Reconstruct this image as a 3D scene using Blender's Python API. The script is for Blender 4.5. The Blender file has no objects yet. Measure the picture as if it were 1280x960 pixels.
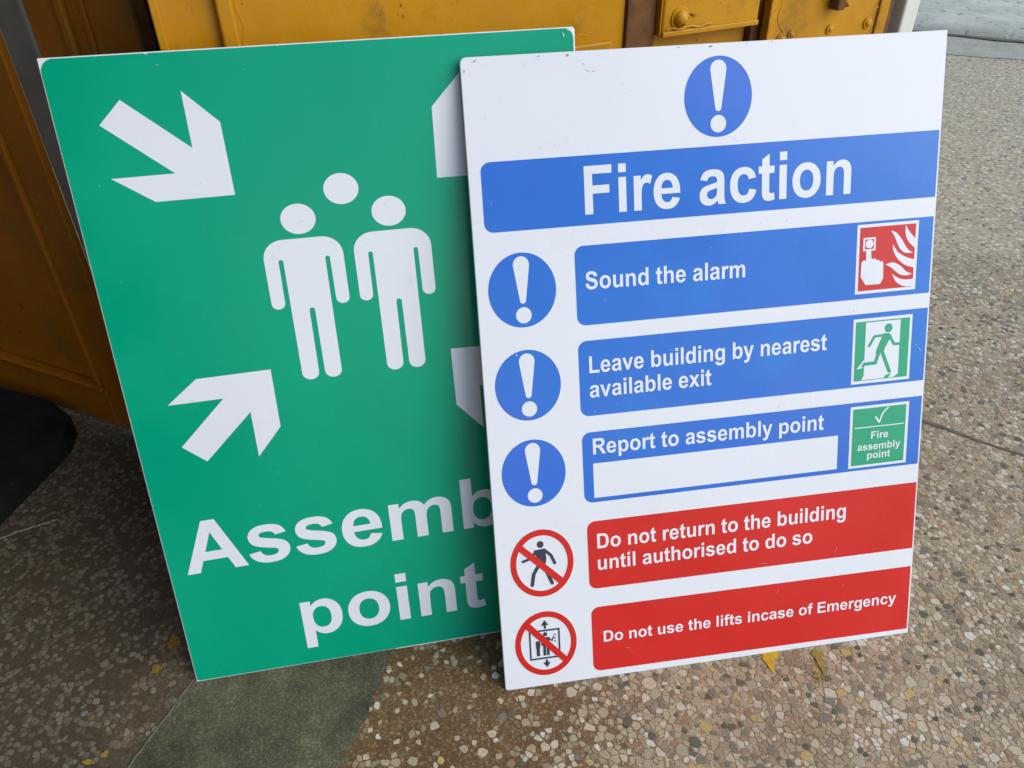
import bpy, bmesh, math, random
from math import radians as RAD, sin, cos, pi
from mathutils import Vector, Matrix
from mathutils.geometry import tessellate_polygon

SC = bpy.context.scene
COL = SC.collection

# ------------------------------------------------------------------ camera
cd = bpy.data.cameras.new('camera'); cam = bpy.data.objects.new('camera', cd); COL.objects.link(cam)
cd.sensor_width = 36; cd.lens = 993.7 / 1280 * 36; cd.clip_start = .02; cd.clip_end = 400
right = Vector((0.99986879, -0.00975710, -0.01293120))
down = Vector((-0.01619929, -0.60223755, -0.79815256))
fwd = Vector((0.0, 0.79825731, -0.60231659))
mw = Matrix((right, -down, -fwd)).transposed().to_4x4()
mw.translation = (0, 0, .714)
cam.matrix_world = mw
SC.camera = cam

# ------------------------------------------------------------------ sky, sun, exposure
SUN_DIR = Vector((.90, -.36, .72)).normalized()          # towards the sun
elev = math.asin(SUN_DIR.z); azim = math.atan2(SUN_DIR.x, SUN_DIR.y)
W = bpy.data.worlds.new('World'); SC.world = W; W.use_nodes = True
nt = W.node_tree; bg = nt.nodes['Background']
sky = nt.nodes.new('ShaderNodeTexSky'); sky.sky_type = 'NISHITA'; sky.sun_disc = False
sky.sun_elevation = elev; sky.sun_rotation = azim
sky.air_density = 1.0; sky.dust_density = .6; sky.ozone_density = 1.0
nt.links.new(sky.outputs[0], bg.inputs[0]); bg.inputs[1].default_value = .13
sd = bpy.data.lights.new('sun', 'SUN'); sd.energy = 1.25; sd.angle = RAD(60); sd.color = (1, .985, .96)
so = bpy.data.objects.new('sun', sd); COL.objects.link(so); so.location = (3, -2, 4)
so.rotation_euler = SUN_DIR.to_track_quat('Z', 'Y').to_euler()
vs = SC.view_settings
vs.view_transform = 'Standard'; vs.look = 'None'; vs.gamma = 1; vs.use_curve_mapping = False; vs.exposure = 0.86

# ------------------------------------------------------------------ materials
def newmat(name):
    m = bpy.data.materials.new(name); m.use_nodes = True
    return m, m.node_tree, m.node_tree.nodes['Principled BSDF']

def nd(t, typ, **kw):
    n = t.nodes.new(typ)
    for k, v in kw.items(): setattr(n, k, v)
    return n

def ramp(t, stops, interp='LINEAR'):
    r = t.nodes.new('ShaderNodeValToRGB'); r.color_ramp.interpolation = interp
    el = r.color_ramp.elements
    while len(el) < len(stops): el.new(.5)
    for e, (p, c) in zip(el, stops):
        e.position = p; e.color = (*c, 1) if len(c) == 3 else c
    return r

def mixc(t, fac, a, b, mode='MIX'):
    m = t.nodes.new('ShaderNodeMix'); m.data_type = 'RGBA'; m.blend_type = mode
    for sock, v in ((m.inputs[0], fac), (m.inputs[6], a), (m.inputs[7], b)):
        if hasattr(v, 'is_output'): t.links.new(v, sock)
        elif isinstance(v, (int, float)): sock.default_value = v
        else: sock.default_value = (*v, 1)
    return m.outputs[2]

def noise(t, scale, detail=4, rough=.55, vec=None):
    n = nd(t, 'ShaderNodeTexNoise'); n.inputs['Scale'].default_value = scale
    n.inputs['Detail'].default_value = detail; n.inputs['Roughness'].default_value = rough
    if vec is not None: t.links.new(vec, n.inputs['Vector'])
    return n

def geo(t):
    return nd(t, 'ShaderNodeNewGeometry').outputs['Position']

def bump(t, bsdf, h, strength, dist):
    b = nd(t, 'ShaderNodeBump'); b.inputs['Strength'].default_value = strength; b.inputs['Distance'].default_value = dist
    t.links.new(h, b.inputs['Height']); t.links.new(b.outputs[0], bsdf.inputs['Normal'])

def print_mat(name, col, rough=.3, var=.07, spec=.5):
    """glossy vinyl print: faint blotches, soft gloss changes, slightly rippled film"""
    m, t, b = newmat(name)
    p = geo(t)
    n1 = noise(t, 9, 3, .5, p); n2 = noise(t, 160, 3, .6, p)
    r = ramp(t, [(.3, tuple(c * (1 - var) for c in col)), (.7, tuple(min(1, c * (1 + var)) for c in col))])
    t.links.new(n1.outputs[0], r.inputs[0])
    specks = ramp(t, [(.70, (0, 0, 0)), (.78, (1, 1, 1))]); t.links.new(n2.outputs[0], specks.inputs[0])
    dust = mixc(t, specks.outputs[0], r.outputs[0], tuple(.75 * c + .06 for c in col))
    t.links.new(dust, b.inputs['Base Color'])
    rr = ramp(t, [(.35, (rough - .06,) * 3), (.7, (rough + .14,) * 3)]); t.links.new(n1.outputs[0], rr.inputs[0])
    t.links.new(rr.outputs[0], b.inputs['Roughness'])
    b.inputs['Specular IOR Level'].default_value = spec
    n3 = noise(t, 11, 3, .5, p); bump(t, b, n3.outputs[0], .35, .0011)
    return m

def plain(name, col, rough=.5, metal=0, var=.12, scale=40):
    m, t, b = newmat(name)
    n1 = noise(t, scale, 5, .6, geo(t))
    r = ramp(t, [(.3, tuple(c * (1 - var) for c in col)), (.7, tuple(c * (1 + var) for c in col))])
    t.links.new(n1.outputs[0], r.inputs[0]); t.links.new(r.outputs[0], b.inputs['Base Color'])
    b.inputs['Roughness'].default_value = rough; b.inputs['Metallic'].default_value = metal
    bump(t, b, n1.outputs[0], .3, .001)
    return m

M = {}
M['white'] = print_mat('white_vinyl', (.785, .79, .805), .30, .015)
M['print_white'] = print_mat('white_print', (.78, .79, .81), .30, .015)
M['green'] = print_mat('green_print', (0.0, .345, .185), .24, .05, .3)
M['small_green'] = print_mat('small_green_print', (.012, .36, .17), .30, .04)
M['blue'] = print_mat('blue_print', (.007, .160, .585), .24, .08)
def mottled_blue(m):
    t = m.node_tree; b = t.nodes['Principled BSDF']; src = b.inputs['Base Color'].links[0].from_socket; p = geo(t)
    n = noise(t, 3.2, 3, .5, p); n2 = noise(t, 13, 3, .55, p)
    f = ramp(t, [(.42, (0,) * 3), (.68, (1,) * 3)]); t.links.new(n.outputs[0], f.inputs[0])
    c = mixc(t, f.outputs[0], src, (.034, .140, .62))
    f2 = ramp(t, [(.58, (0,) * 3), (.72, (.6,) * 3)]); t.links.new(n2.outputs[0], f2.inputs[0])
    c = mixc(t, f2.outputs[0], c, (.006, .20, .62))
    t.links.new(c, b.inputs['Base Color'])
mottled_blue(M['blue'])
M['red'] = print_mat('red_print', (.64, .018, .012), .28, .05, .4)
M['ink'] = print_mat('dark_ink', (.035, .038, .06), .35, .1)
M['foam_edge'] = plain('board_edge', (.36, .30, .24), .8)
M['pale_edge'] = plain('pale_board_edge', (.74, .74, .72), .6, var=.05)
M['scuff'] = plain('scuff_grey', (.28, .27, .27), .7)
M['scratch_green'] = plain('scratch_green', (.06, .36, .25), .6)
M['scuff_light'] = plain('scuff_light', (.55, .62, .78), .6)

def paint_mat(name, c1, c2):
    m, t, b = newmat(name)
    p = geo(t)
    big = noise(t, 5, 4, .6, p); fine = noise(t, 45, 5, .65, p); spot = noise(t, 16, 6, .7, p)
    base = ramp(t, [(.3, c1), (.7, c2)]); t.links.new(big.outputs[0], base.inputs[0])
    grime = ramp(t, [(.54, (0, 0, 0)), (.66, (1, 1, 1))]); t.links.new(spot.outputs[0], grime.inputs[0])
    gm = nd(t, 'ShaderNodeMath', operation='MULTIPLY'); gm.inputs[1].default_value = .62; t.links.new(grime.outputs[0], gm.inputs[0])
    c = mixc(t, gm.outputs[0], base.outputs[0], (.17, .10, .018))
    ch = noise(t, 70, 6, .7, p); cr = ramp(t, [(.655, (0, 0, 0)), (.67, (1, 1, 1))]); t.links.new(ch.outputs[0], cr.inputs[0])
    c = mixc(t, cr.outputs[0], c, (.09, .045, .015))
    mp = nd(t, 'ShaderNodeMapping'); mp.inputs['Scale'].default_value = (14, 14, 6); t.links.new(p, mp.inputs[0])
    st = noise(t, 1.6, 5, .65, mp.outputs[0]); sr = ramp(t, [(.25, (.90, .89, .85)), (.75, (1.04, 1.04, 1.04))]); t.links.new(st.outputs[0], sr.inputs[0])
    c = mixc(t, 1, c, sr.outputs[0], 'MULTIPLY')
    t.links.new(c, b.inputs['Base Color'])
    rr = ramp(t, [(.3, (.26,) * 3), (.7, (.5,) * 3)]); t.links.new(fine.outputs[0], rr.inputs[0]); b.inputs['Specular IOR Level'].default_value = .35; t.links.new(rr.outputs[0], b.inputs['Roughness'])
    mx = nd(t, 'ShaderNodeMath', operation='ADD'); t.links.new(fine.outputs[0], mx.inputs[0]); t.links.new(big.outputs[0], mx.inputs[1])
    bump(t, b, mx.outputs[0], .25, .0016)
    return m
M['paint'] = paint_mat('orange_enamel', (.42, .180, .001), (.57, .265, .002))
M['shaded_paint'] = paint_mat('shaded_orange_enamel', (.26, .085, .003), (.38, .130, .004))  # darker, redder copy of the orange enamel: shade put into the colour
M['rust'] = plain('rusty_steel', (.15, .062, .014), .85, 0, .4, 60)
M['cream'] = plain('cream_paint', (.66, .68, .58), .45, var=.05, scale=20)
M['grey_post'] = plain('weathered_grey_paint', (.17, .16, .135), .55, var=.2, scale=18)
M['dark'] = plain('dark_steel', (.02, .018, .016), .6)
M['rubber'] = plain('black_rubber', (.010, .010, .011), .85, var=.5, scale=25)
M['rubber'].node_tree.nodes['Principled BSDF'].inputs['Specular IOR Level'].default_value = .2
M['yellow_paint'] = plain('dried_yellow_paint', (.60, .36, .015), .5, var=.3, scale=300)
M['ochre_paint'] = plain('worn_ochre_paint', (.32, .22, .03), .7, var=.3, scale=300)
M['dull_paint'] = plain('dull_paint', (.26, .16, .02), .7, var=.5, scale=500)
M['blocker_dark'] = plain('blocker_dark', (.09, .07, .05), .9, scale=6)  # dark coat of the added light blockers

CHIP_TONES = [(0, (.45, .365, .225)), (.15, (.55, .465, .315)), (.27, (.35, .275, .165)), (.38, (.44, .325, .20)), (.48, (.58, .52, .38)),
              (.56, (.29, .24, .16)), (.68, (.41, .35, .235)), (.80, (.20, .19, .14)), (.87, (.115, .12, .085)), (.91, (.075, .09, .06)), (.925, (.52, .385, .13)), (.94, (.66, .62, .51)), (.975, (.32, .19, .115))]

def chip_mat():
    m, t, b = newmat('terrazzo_chip')
    at = nd(t, 'ShaderNodeAttribute', attribute_name='tone')
    r = ramp(t, CHIP_TONES, 'CONSTANT'); t.links.new(at.outputs['Fac'], r.inputs[0])
    p = geo(t); n = noise(t, 420, 4, .6, p); n2 = noise(t, 6, 4, .6, p)
    v = ramp(t, [(.3, (.80,) * 3), (.7, (1.20,) * 3)]); t.links.new(n.outputs[0], v.inputs[0])
    c = mixc(t, 1, r.outputs[0], v.outputs[0], 'MULTIPLY')
    g = ramp(t, [(.42, (0,) * 3), (.70, (.36,) * 3)]); t.links.new(n2.outputs[0], g.inputs[0])
    c = mixc(t, g.outputs[0], c, (.19, .135, .08))
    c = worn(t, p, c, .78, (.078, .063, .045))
    t.links.new(c, b.inputs['Base Color']); b.inputs['Roughness'].default_value = .5; b.inputs['Specular IOR Level'].default_value = .3
    bump(t, b, n.outputs[0], .3, .0004)
    return m

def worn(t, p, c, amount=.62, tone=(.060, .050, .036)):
    """trodden grime and painted shade on the side by the open door leaf (fades in left of x = -0.1)"""
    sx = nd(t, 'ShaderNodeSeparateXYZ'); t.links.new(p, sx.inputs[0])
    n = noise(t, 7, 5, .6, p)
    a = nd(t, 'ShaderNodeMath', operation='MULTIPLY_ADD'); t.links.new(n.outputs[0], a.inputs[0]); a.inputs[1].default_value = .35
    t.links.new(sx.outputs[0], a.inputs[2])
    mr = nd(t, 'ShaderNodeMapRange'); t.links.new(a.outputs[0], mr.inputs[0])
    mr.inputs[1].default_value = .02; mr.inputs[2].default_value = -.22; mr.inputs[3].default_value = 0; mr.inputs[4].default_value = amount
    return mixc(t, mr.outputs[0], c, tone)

def floor_mat():
    m, t, b = newmat('terrazzo_floor')
    p = geo(t)
    v = nd(t, 'ShaderNodeTexVoronoi'); v.inputs['Scale'].default_value = 145; t.links.new(p, v.inputs['Vector'])
    e = nd(t, 'ShaderNodeTexVoronoi', feature='DISTANCE_TO_EDGE'); e.inputs['Scale'].default_value = 145; t.links.new(p, e.inputs['Vector'])
    sp = nd(t, 'ShaderNodeSeparateColor'); t.links.new(v.outputs['Color'], sp.inputs[0])
    r = ramp(t, CHIP_TONES, 'CONSTANT'); t.links.new(sp.outputs[0], r.inputs[0])
    er = ramp(t, [(.04, (0,) * 3), (.12, (1,) * 3)]); t.links.new(e.outputs['Distance'], er.inputs[0])
    far = mixc(t, er.outputs[0], (.40, .33, .235), mixc(t, 1, r.outputs[0], (1.10, 1.08, 1.0), 'MULTIPLY'))
    # near: brown cement matrix full of crushed grit
    g = nd(t, 'ShaderNodeTexVoronoi'); g.inputs['Scale'].default_value = 520; t.links.new(p, g.inputs['Vector'])
    sg = nd(t, 'ShaderNodeSeparateColor'); t.links.new(g.outputs['Color'], sg.inputs[0])
    gr = ramp(t, [(0, (.20, .14, .085)), (.45, (.25, .18, .11)), (.7, (.32, .25, .165)), (.86, (.42, .35, .25)), (.95, (.16, .13, .09))], 'CONSTANT')
    t.links.new(sg.outputs[0], gr.inputs[0])
    n2 = noise(t, 9, 5, .6, p)
    nr = ramp(t, [(.3, (.75, .72, .66)), (.7, (1.1, 1.1, 1.1))]); t.links.new(n2.outputs[0], nr.inputs[0])
    near = mixc(t, 1, gr.outputs[0], nr.outputs[0], 'MULTIPLY')
    # cement is bare and brown in the rubbed patch before the green sign, paler elsewhere
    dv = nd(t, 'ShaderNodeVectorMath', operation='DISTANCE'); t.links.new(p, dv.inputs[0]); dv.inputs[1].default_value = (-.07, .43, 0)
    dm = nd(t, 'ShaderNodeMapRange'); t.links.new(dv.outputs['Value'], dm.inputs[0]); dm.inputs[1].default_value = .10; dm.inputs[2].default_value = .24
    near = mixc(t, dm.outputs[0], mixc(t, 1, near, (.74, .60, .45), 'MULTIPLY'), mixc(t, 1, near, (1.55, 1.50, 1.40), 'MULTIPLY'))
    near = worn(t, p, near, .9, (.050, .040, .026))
    sx = nd(t, 'ShaderNodeSeparateXYZ'); t.links.new(p, sx.inputs[0])
    mr = nd(t, 'ShaderNodeMapRange'); mr.inputs[1].default_value = 1.22; mr.inputs[2].default_value = 1.36; t.links.new(sx.outputs[1], mr.inputs[0])
    c = mixc(t, mr.outputs[0], near, far)
    t.links.new(c, b.inputs['Base Color']); b.inputs['Roughness'].default_value = .6; b.inputs['Specular IOR Level'].default_value = .25
    nf = noise(t, 500, 3, .6, p); bump(t, b, nf.outputs[0], .35, .0006)
    return m

def cement_mat(name, c1, c2, scale=12, grit=True, pits=False):
    m, t, b = newmat(name); p = geo(t)
    n = noise(t, scale, 6, .65, p); r = ramp(t, [(.32, c1), (.68, c2)]); t.links.new(n.outputs[0], r.inputs[0])
    out = r.outputs[0]
    if pits:
        pn = noise(t, 30, 6, .7, p); pr_ = ramp(t, [(.56, (1, 1, 1)), (.66, (.45, .44, .40))]); t.links.new(pn.outputs[0], pr_.inputs[0])
        out = mixc(t, 1, out, pr_.outputs[0], 'MULTIPLY')
    if grit:
        g = nd(t, 'ShaderNodeTexVoronoi'); g.inputs['Scale'].default_value = 800; t.links.new(p, g.inputs['Vector'])
        s = nd(t, 'ShaderNodeSeparateColor'); t.links.new(g.outputs['Color'], s.inputs[0])
        gr = ramp(t, [(0, (.72,) * 3), (.5, (.95,) * 3), (.80, (1.25, 1.22, 1.15)), (.95, (1.7, 1.6, 1.35))], 'CONSTANT'); t.links.new(s.outputs[0], gr.inputs[0])
        out = mixc(t, 1, out, gr.outputs[0], 'MULTIPLY')
    t.links.new(out, b.inputs['Base Color']); b.inputs['Roughness'].default_value = .9; b.inputs['Specular IOR Level'].default_value = .15
    n2 = noise(t, 350, 4, .6, p); bump(t, b, n2.outputs[0], .5, .0008)
    return m
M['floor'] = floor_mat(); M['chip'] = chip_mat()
M['strip'] = cement_mat('green_grey_cement', (.062, .060, .040), (.20, .185, .108), 11)
M['margin'] = cement_mat('pale_cement', (.36, .35, .28), (.46, .45, .37), 10)
M['slab'] = cement_mat('weathered_slab', (.40, .395, .32), (.58, .57, .47), 9, False, True)
M['ridge'] = cement_mat('grey_filler', (.12, .11, .085), (.26, .25, .20), 90, False)
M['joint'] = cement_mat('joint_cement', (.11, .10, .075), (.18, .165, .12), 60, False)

# ------------------------------------------------------------------ object helpers
def tag(o, label=None, cat=None, group=None, kind=None):
    if label: o['label'] = label
    if cat: o['category'] = cat
    if group: o['group'] = group
    if kind: o['kind'] = kind
    return o

def link(name, me, parent=None):
    o = bpy.data.objects.new(name, me); COL.objects.link(o)
    if parent: o.parent = parent
    return o

def empty(name, loc, rz=0):
    o = bpy.data.objects.new(name, None); COL.objects.link(o); o.location = loc; o.rotation_euler = (0, 0, rz)
    o.empty_display_size = .05
    return o

def mesh(name, verts, faces, mats, parent=None, smooth=False):
    me = bpy.data.meshes.new(name); me.from_pydata([tuple(v) for v in verts], [], faces)
    for m in (mats if isinstance(mats, list) else [mats]): me.materials.append(m)
    if smooth: me.polygons.foreach_set('use_smooth', [True] * len(me.polygons))
    me.update()
    return link(name, me, parent)

def box(name, lo, hi, mat, parent=None, bev=.0015, seg=2):
    bm = bmesh.new(); bmesh.ops.create_cube(bm, size=1)
    for v in bm.verts:
        v.co = Vector([(lo[i] + hi[i]) / 2 + v.co[i] * (hi[i] - lo[i]) for i in range(3)])
    if bev: bmesh.ops.bevel(bm, geom=bm.edges[:], offset=bev, segments=seg, affect='EDGES', profile=.5)
    me = bpy.data.meshes.new(name); bm.to_mesh(me); bm.free(); me.materials.append(mat)
    return link(name, me, parent)

def dome(name, c, r, h, mat, parent, axis=(0, -1, 0), seg=14):
    """low rounded rivet head on a wall facing local -Y"""
    vs_, fs = [], []
    rings = 4
    for k in range(rings):
        a = k / rings * pi / 2
        for i in range(seg):
            th = 2 * pi * i / seg
            vs_.append((c[0] + r * cos(a) * cos(th), c[1] - h * sin(a), c[2] + r * cos(a) * sin(th)))
    vs_.append((c[0], c[1] - h, c[2]))
    for k in range(rings - 1):
        for i in range(seg):
            j = (i + 1) % seg
            fs.append((k * seg + i, k * seg + j, (k + 1) * seg + j, (k + 1) * seg + i))
    for i in range(seg): fs.append(((rings - 1) * seg + i, (rings - 1) * seg + (i + 1) % seg, rings * seg))
    return mesh(name, vs_, fs, mat, parent, True)

# ------------------------------------------------------------------ lettering: bold grotesque outlines, 2048 units per em; * marks a control point
GL = {
'A': (1479, ["1471,0 1149,0 1021,333 435,333 314,0 0,0 571,1466 884,1466", "926,580 724,1124 526,580"]),
'D': (1479, ["148,1466 689,1466 872,1466* 968,1438 1097,1400* 1189,1303 1281,1206* 1329,1065 1377,925* 1377,719 1377,538* 1332,407 1277,247* 1175,148 1098,73* 967,31 869,0* 705,0 148,0", "444,1218 444,247 665,247 789,247* 844,261 916,279* 963,322 1011,365* 1041,463 1071,562* 1071,732 1071,902* 1041,993 1011,1084* 957,1135 903,1186* 820,1204 758,1218* 577,1218"]),
'E': (1366, ["149,0 149,1466 1236,1466 1236,1218 445,1218 445,893 1181,893 1181,646 445,646 445,247 1264,247 1264,0"]),
'F': (1251, ["150,0 150,1466 1155,1466 1155,1218 446,1218 446,871 1058,871 1058,623 446,623 446,0"]),
'L': (1251, ["157,0 157,1454 453,1454 453,247 1189,247 1189,0"]),
'R': (1479, ["150,0 150,1466 773,1466 1008,1466* 1114,1426 1221,1387* 1285,1286 1349,1185* 1349,1055 1349,890* 1252,782 1155,675* 962,647 1058,591* 1120,524 1183,457* 1289,286 1468,0 1114,0 900,319 786,490* 744,534 702,579* 655,595 608,612* 506,612 446,612 446,0", "446,846 665,846 878,846* 931,864 984,882* 1014,926 1044,970* 1044,1036 1044,1110* 1004,1155 965,1201* 893,1213 857,1218* 677,1218 446,1218"]),
'S': (1366, ["74,477 362,505 388,360* 467,292 547,224* 682,224 825,224* 897,284 970,345* 970,426 970,478* 939,514 909,551* 833,578 781,596* 596,642 358,701* 262,787 127,908* 127,1082 127,1194* 190,1291 254,1389* 373,1440 492,1491* 661,1491 936,1491* 1075,1370 1214,1250* 1221,1048 925,1035 906,1148* 843,1197 781,1247* 657,1247 529,1247* 457,1194 410,1160* 410,1104 410,1052* 453,1016 508,969* 720,919 932,869* 1033,815 1135,762* 1192,669 1250,576* 1250,439 1250,315* 1181,206 1112,98* 986,45 860,-7* 672,-25 399,-25* 252,101 105,228* 74,477"]),
'a': (1139, ["357,738 102,784 145,938* 250,1012 355,1086* 562,1086 750,1086* 842,1041 934,997* 971,928 1009,860* 1009,677 1006,349 1006,209* 1019,142 1033,76* 1070,0 792,0 781,28* 765,83 758,108* 755,116 683,46* 601,11 519,-24* 426,-24 262,-24* 167,65 73,154* 73,290 73,380* 116,450 159,521* 236,558 314,596* 461,624 659,661* 736,693 736,721 736,803* 695,838 655,873* 543,873 467,873* 424,843 382,813* 357,738", "733,510 679,492* 562,467 445,442* 409,418 354,379* 354,319 354,260* 398,217 442,174* 510,174 586,174* 655,224 706,262* 722,317 733,353* 733,454"]),
'b': (1251, ["135,0 135,1466 416,1466 416,938 546,1086* 724,1086 918,1086* 1045,945 1172,805* 1172,542 1172,270* 1042,123 913,-24* 728,-24 637,-24* 548,21 460,67* 396,156 396,0", "414,554 414,389* 466,310 539,198* 660,198 753,198* 818,277 884,357* 884,528 884,710* 818,790 752,871* 649,871 548,871* 481,792 414,714* 414,554"]),
'c': (1139, ["1073,748 796,698 782,781* 732,823 683,865* 604,865 499,865* 436,792 374,720* 374,550 374,361* 437,283 501,205* 608,205 688,205* 739,250 790,296* 811,407 1087,360 1044,170* 922,73 800,-24* 595,-24 362,-24* 223,123 85,270* 85,530 85,793* 224,939 363,1086* 600,1086 794,1086* 908,1002 1023,919* 1073,748"]),
'd': (1251, ["1121,0 860,0 860,156 795,65* 706,20 618,-24* 528,-24 345,-24* 214,123 84,271* 84,535 84,805* 211,945 338,1086* 532,1086 710,1086* 840,938 840,1466 1121,1466", "371,554 371,384* 418,308 486,198* 608,198 705,198* 773,280 841,363* 841,527 841,710* 775,790 709,871* 606,871 506,871* 438,791 371,712* 371,554"]),
'e': (1139, ["762,338 1042,291 988,137* 871,56 755,-24* 580,-24 303,-24* 170,157 65,302* 65,523 65,787* 203,936 341,1086* 552,1086 789,1086* 926,929 1063,773* 1057,450 353,450 356,325* 421,255 486,186* 583,186 649,186* 694,222 739,258* 762,338", "778,622 775,744* 715,807 655,871* 569,871 477,871* 417,804 357,737* 358,622"]),
'f': (682, ["24,1062 180,1062 180,1142 180,1276* 208,1342 237,1408* 313,1449 390,1491* 507,1491 627,1491* 742,1455 704,1259 637,1275* 575,1275 514,1275* 487,1246 461,1218* 461,1137 461,1062 671,1062 671,841 461,841 461,0 180,0 180,841 24,841"]),
'g': (1251, ["121,-70 442,-109 450,-165* 479,-186 519,-216* 605,-216 715,-216* 770,-183 807,-161* 826,-112 839,-77* 839,17 839,172 713,0* 521,0 307,0* 182,181 84,324* 84,537 84,804* 212,945 341,1086* 532,1086 729,1086* 857,913 857,1062 1120,1062 1120,109 1120,-79* 1089,-172 1058,-265* 1002,-318 946,-371* 852,-401 759,-431* 616,-431 346,-431* 233,-338 120,-246* 120,-103 120,-89* 121,-70", "372,553 372,384* 437,305 503,227* 599,227 702,227* 773,307 844,388* 844,546 844,711* 776,791 708,871* 604,871 503,871* 437,792 372,714* 372,553"]),
'h': (1251, ["424,1466 424,927 560,1086* 749,1086 846,1086* 924,1050 1002,1014* 1041,958 1081,902* 1095,834 1110,766* 1110,623 1110,0 829,0 829,561 829,728* 813,773 797,818* 756,844 716,871* 655,871 585,871* 530,837 475,803* 449,734 424,666* 424,532 424,0 143,0 143,1466"]),
'i': (569, ["147,1206 147,1466 428,1466 428,1206", "/147,0 147,1062 428,1062 428,0"]),
'l': (569, ["147,0 147,1466 428,1466 428,0"]),
'm': (1821, ["126,1062 385,1062 385,917 524,1086* 716,1086 818,1086* 893,1044 968,1002* 1016,917 1086,1002* 1167,1044 1248,1086* 1340,1086 1457,1086* 1538,1038 1619,991* 1659,899 1688,831* 1688,679 1688,0 1407,0 1407,607 1407,765* 1378,811 1339,871* 1258,871 1199,871* 1147,835 1095,799* 1072,729 1049,660* 1049,510 1049,0 768,0 768,582 768,737* 753,782 738,827* 706,849 675,871* 621,871 556,871* 504,836 452,801* 429,735 407,669* 407,516 407,0 126,0"]),
'n': (1251, ["1113,0 832,0 832,542 832,714* 814,764 796,815* 755,843 715,871* 658,871 585,871* 527,831 469,791* 447,725 426,659* 426,481 426,0 145,0 145,1062 406,1062 406,906 545,1086* 756,1086 849,1086* 926,1052 1003,1019* 1042,967 1082,915* 1097,849 1113,783* 1113,660"]),
'o': (1251, ["82,546 82,686* 151,817 220,948* 346,1017 473,1086* 629,1086 870,1086* 1024,929 1178,773* 1178,534 1178,293* 1022,134 867,-24* 631,-24 485,-24* 352,42 220,108* 151,235 82,363* 82,546", "370,531 370,373* 445,289 520,205* 630,205 740,205* 814,289 889,373* 889,533 889,689* 814,773 740,857* 630,857 520,857* 445,773 370,689* 370,531"]),
'p': (1251, ["139,1062 401,1062 401,906 452,986* 539,1036 626,1086* 732,1086 917,1086* 1046,941 1175,796* 1175,537 1175,271* 1045,123 915,-24* 730,-24 642,-24* 570,11 499,46* 420,131 420,-404 139,-404", "417,549 417,370* 488,284 559,199* 661,199 759,199* 824,277 889,356* 889,535 889,702* 822,783 755,864* 656,864 553,864* 485,784 417,705* 417,549"]),
'r': (797, ["416,0 135,0 135,1062 396,1062 396,911 463,1018* 516,1052 570,1086* 638,1086 734,1086* 823,1033 736,788 665,834* 604,834 545,834* 504,801 463,769* 439,684 416,599* 416,328"]),
's': (1139, ["48,303 330,346 348,264* 403,221 458,179* 557,179 666,179* 721,219 758,247* 758,294 758,326* 738,347 717,367* 644,384 304,459* 213,521 87,607* 87,760 87,898* 196,992 305,1086* 534,1086 752,1086* 858,1015 964,944* 1004,805 739,756 722,818* 674,851 627,884* 540,884 430,884* 382,853 350,831* 350,796 350,766* 378,745 416,717* 640,666 865,615* 954,541 1042,466* 1042,333 1042,188* 921,82 800,-24* 563,-24 336,-24* 207,65 78,154* 48,303"]),
't': (682, ["634,1062 634,838 442,838 442,410 442,280* 447,258 453,237* 472,223 491,209* 519,209 558,209* 632,236 656,18 558,-24* 434,-24 358,-24* 297,1 236,27* 207,67 179,108* 168,177 159,226* 159,375 159,838 30,838 30,1062 159,1062 159,1273 441,1437 441,1062"]),
'u': (1251, ["847,0 847,159 789,74* 694,25 600,-24* 495,-24 388,-24* 303,23 218,70* 180,155 142,240* 142,390 142,1062 423,1062 423,574 423,350* 438,299 454,249* 494,219 535,190* 598,190 670,190* 727,229 784,269* 805,327 826,386* 826,614 826,1062 1107,1062 1107,0"]),
'v': (1139, ["437,0 9,1062 304,1062 504,520 562,339 585,408* 591,430 605,475* 621,520 823,1062 1112,1062 690,0"]),
'x': (1139, ["14,0 398,549 30,1062 373,1062 562,768 761,1062 1091,1062 730,558 1124,0 779,0 562,329 344,0"]),
'y': (1139, ["14,1062 313,1062 567,308 815,1062 1106,1062 731,40 664,-145 627,-238* 593,-287 560,-336* 517,-366 474,-397* 411,-414 348,-431* 269,-431 189,-431* 112,-414 87,-194 152,-207* 204,-207 300,-207* 346,-150 392,-94* 417,-7"]),
}
_gc = {}
def glyph(ch):
    if ch in _gc: return _gc[ch]
    adv, cs = GL[ch]; shapes = []
    for c in cs:
        new = c.startswith('/') or not shapes
        toks = [(tuple(float(v) for v in k.rstrip('*').split(',')), k.endswith('*')) for k in c.lstrip('/').split()]
        pts = []
        n = len(toks)
        for i, (q, off) in enumerate(toks):
            if not off: pts.append(q); continue
            a = toks[i - 1][0]; b2 = toks[(i + 1) % n][0]
            for k in range(1, 4):
                s = k / 4; pts.append(tuple((1 - s) ** 2 * a[j] + 2 * s * (1 - s) * q[j] + s * s * b2[j] for j in (0, 1)))
        if math.dist(pts[0], pts[-1]) < 1: pts.pop()
        if new: shapes.append([pts])
        else: shapes[-1].append(pts)
    _gc[ch] = (adv, shapes)
    return _gc[ch]

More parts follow.
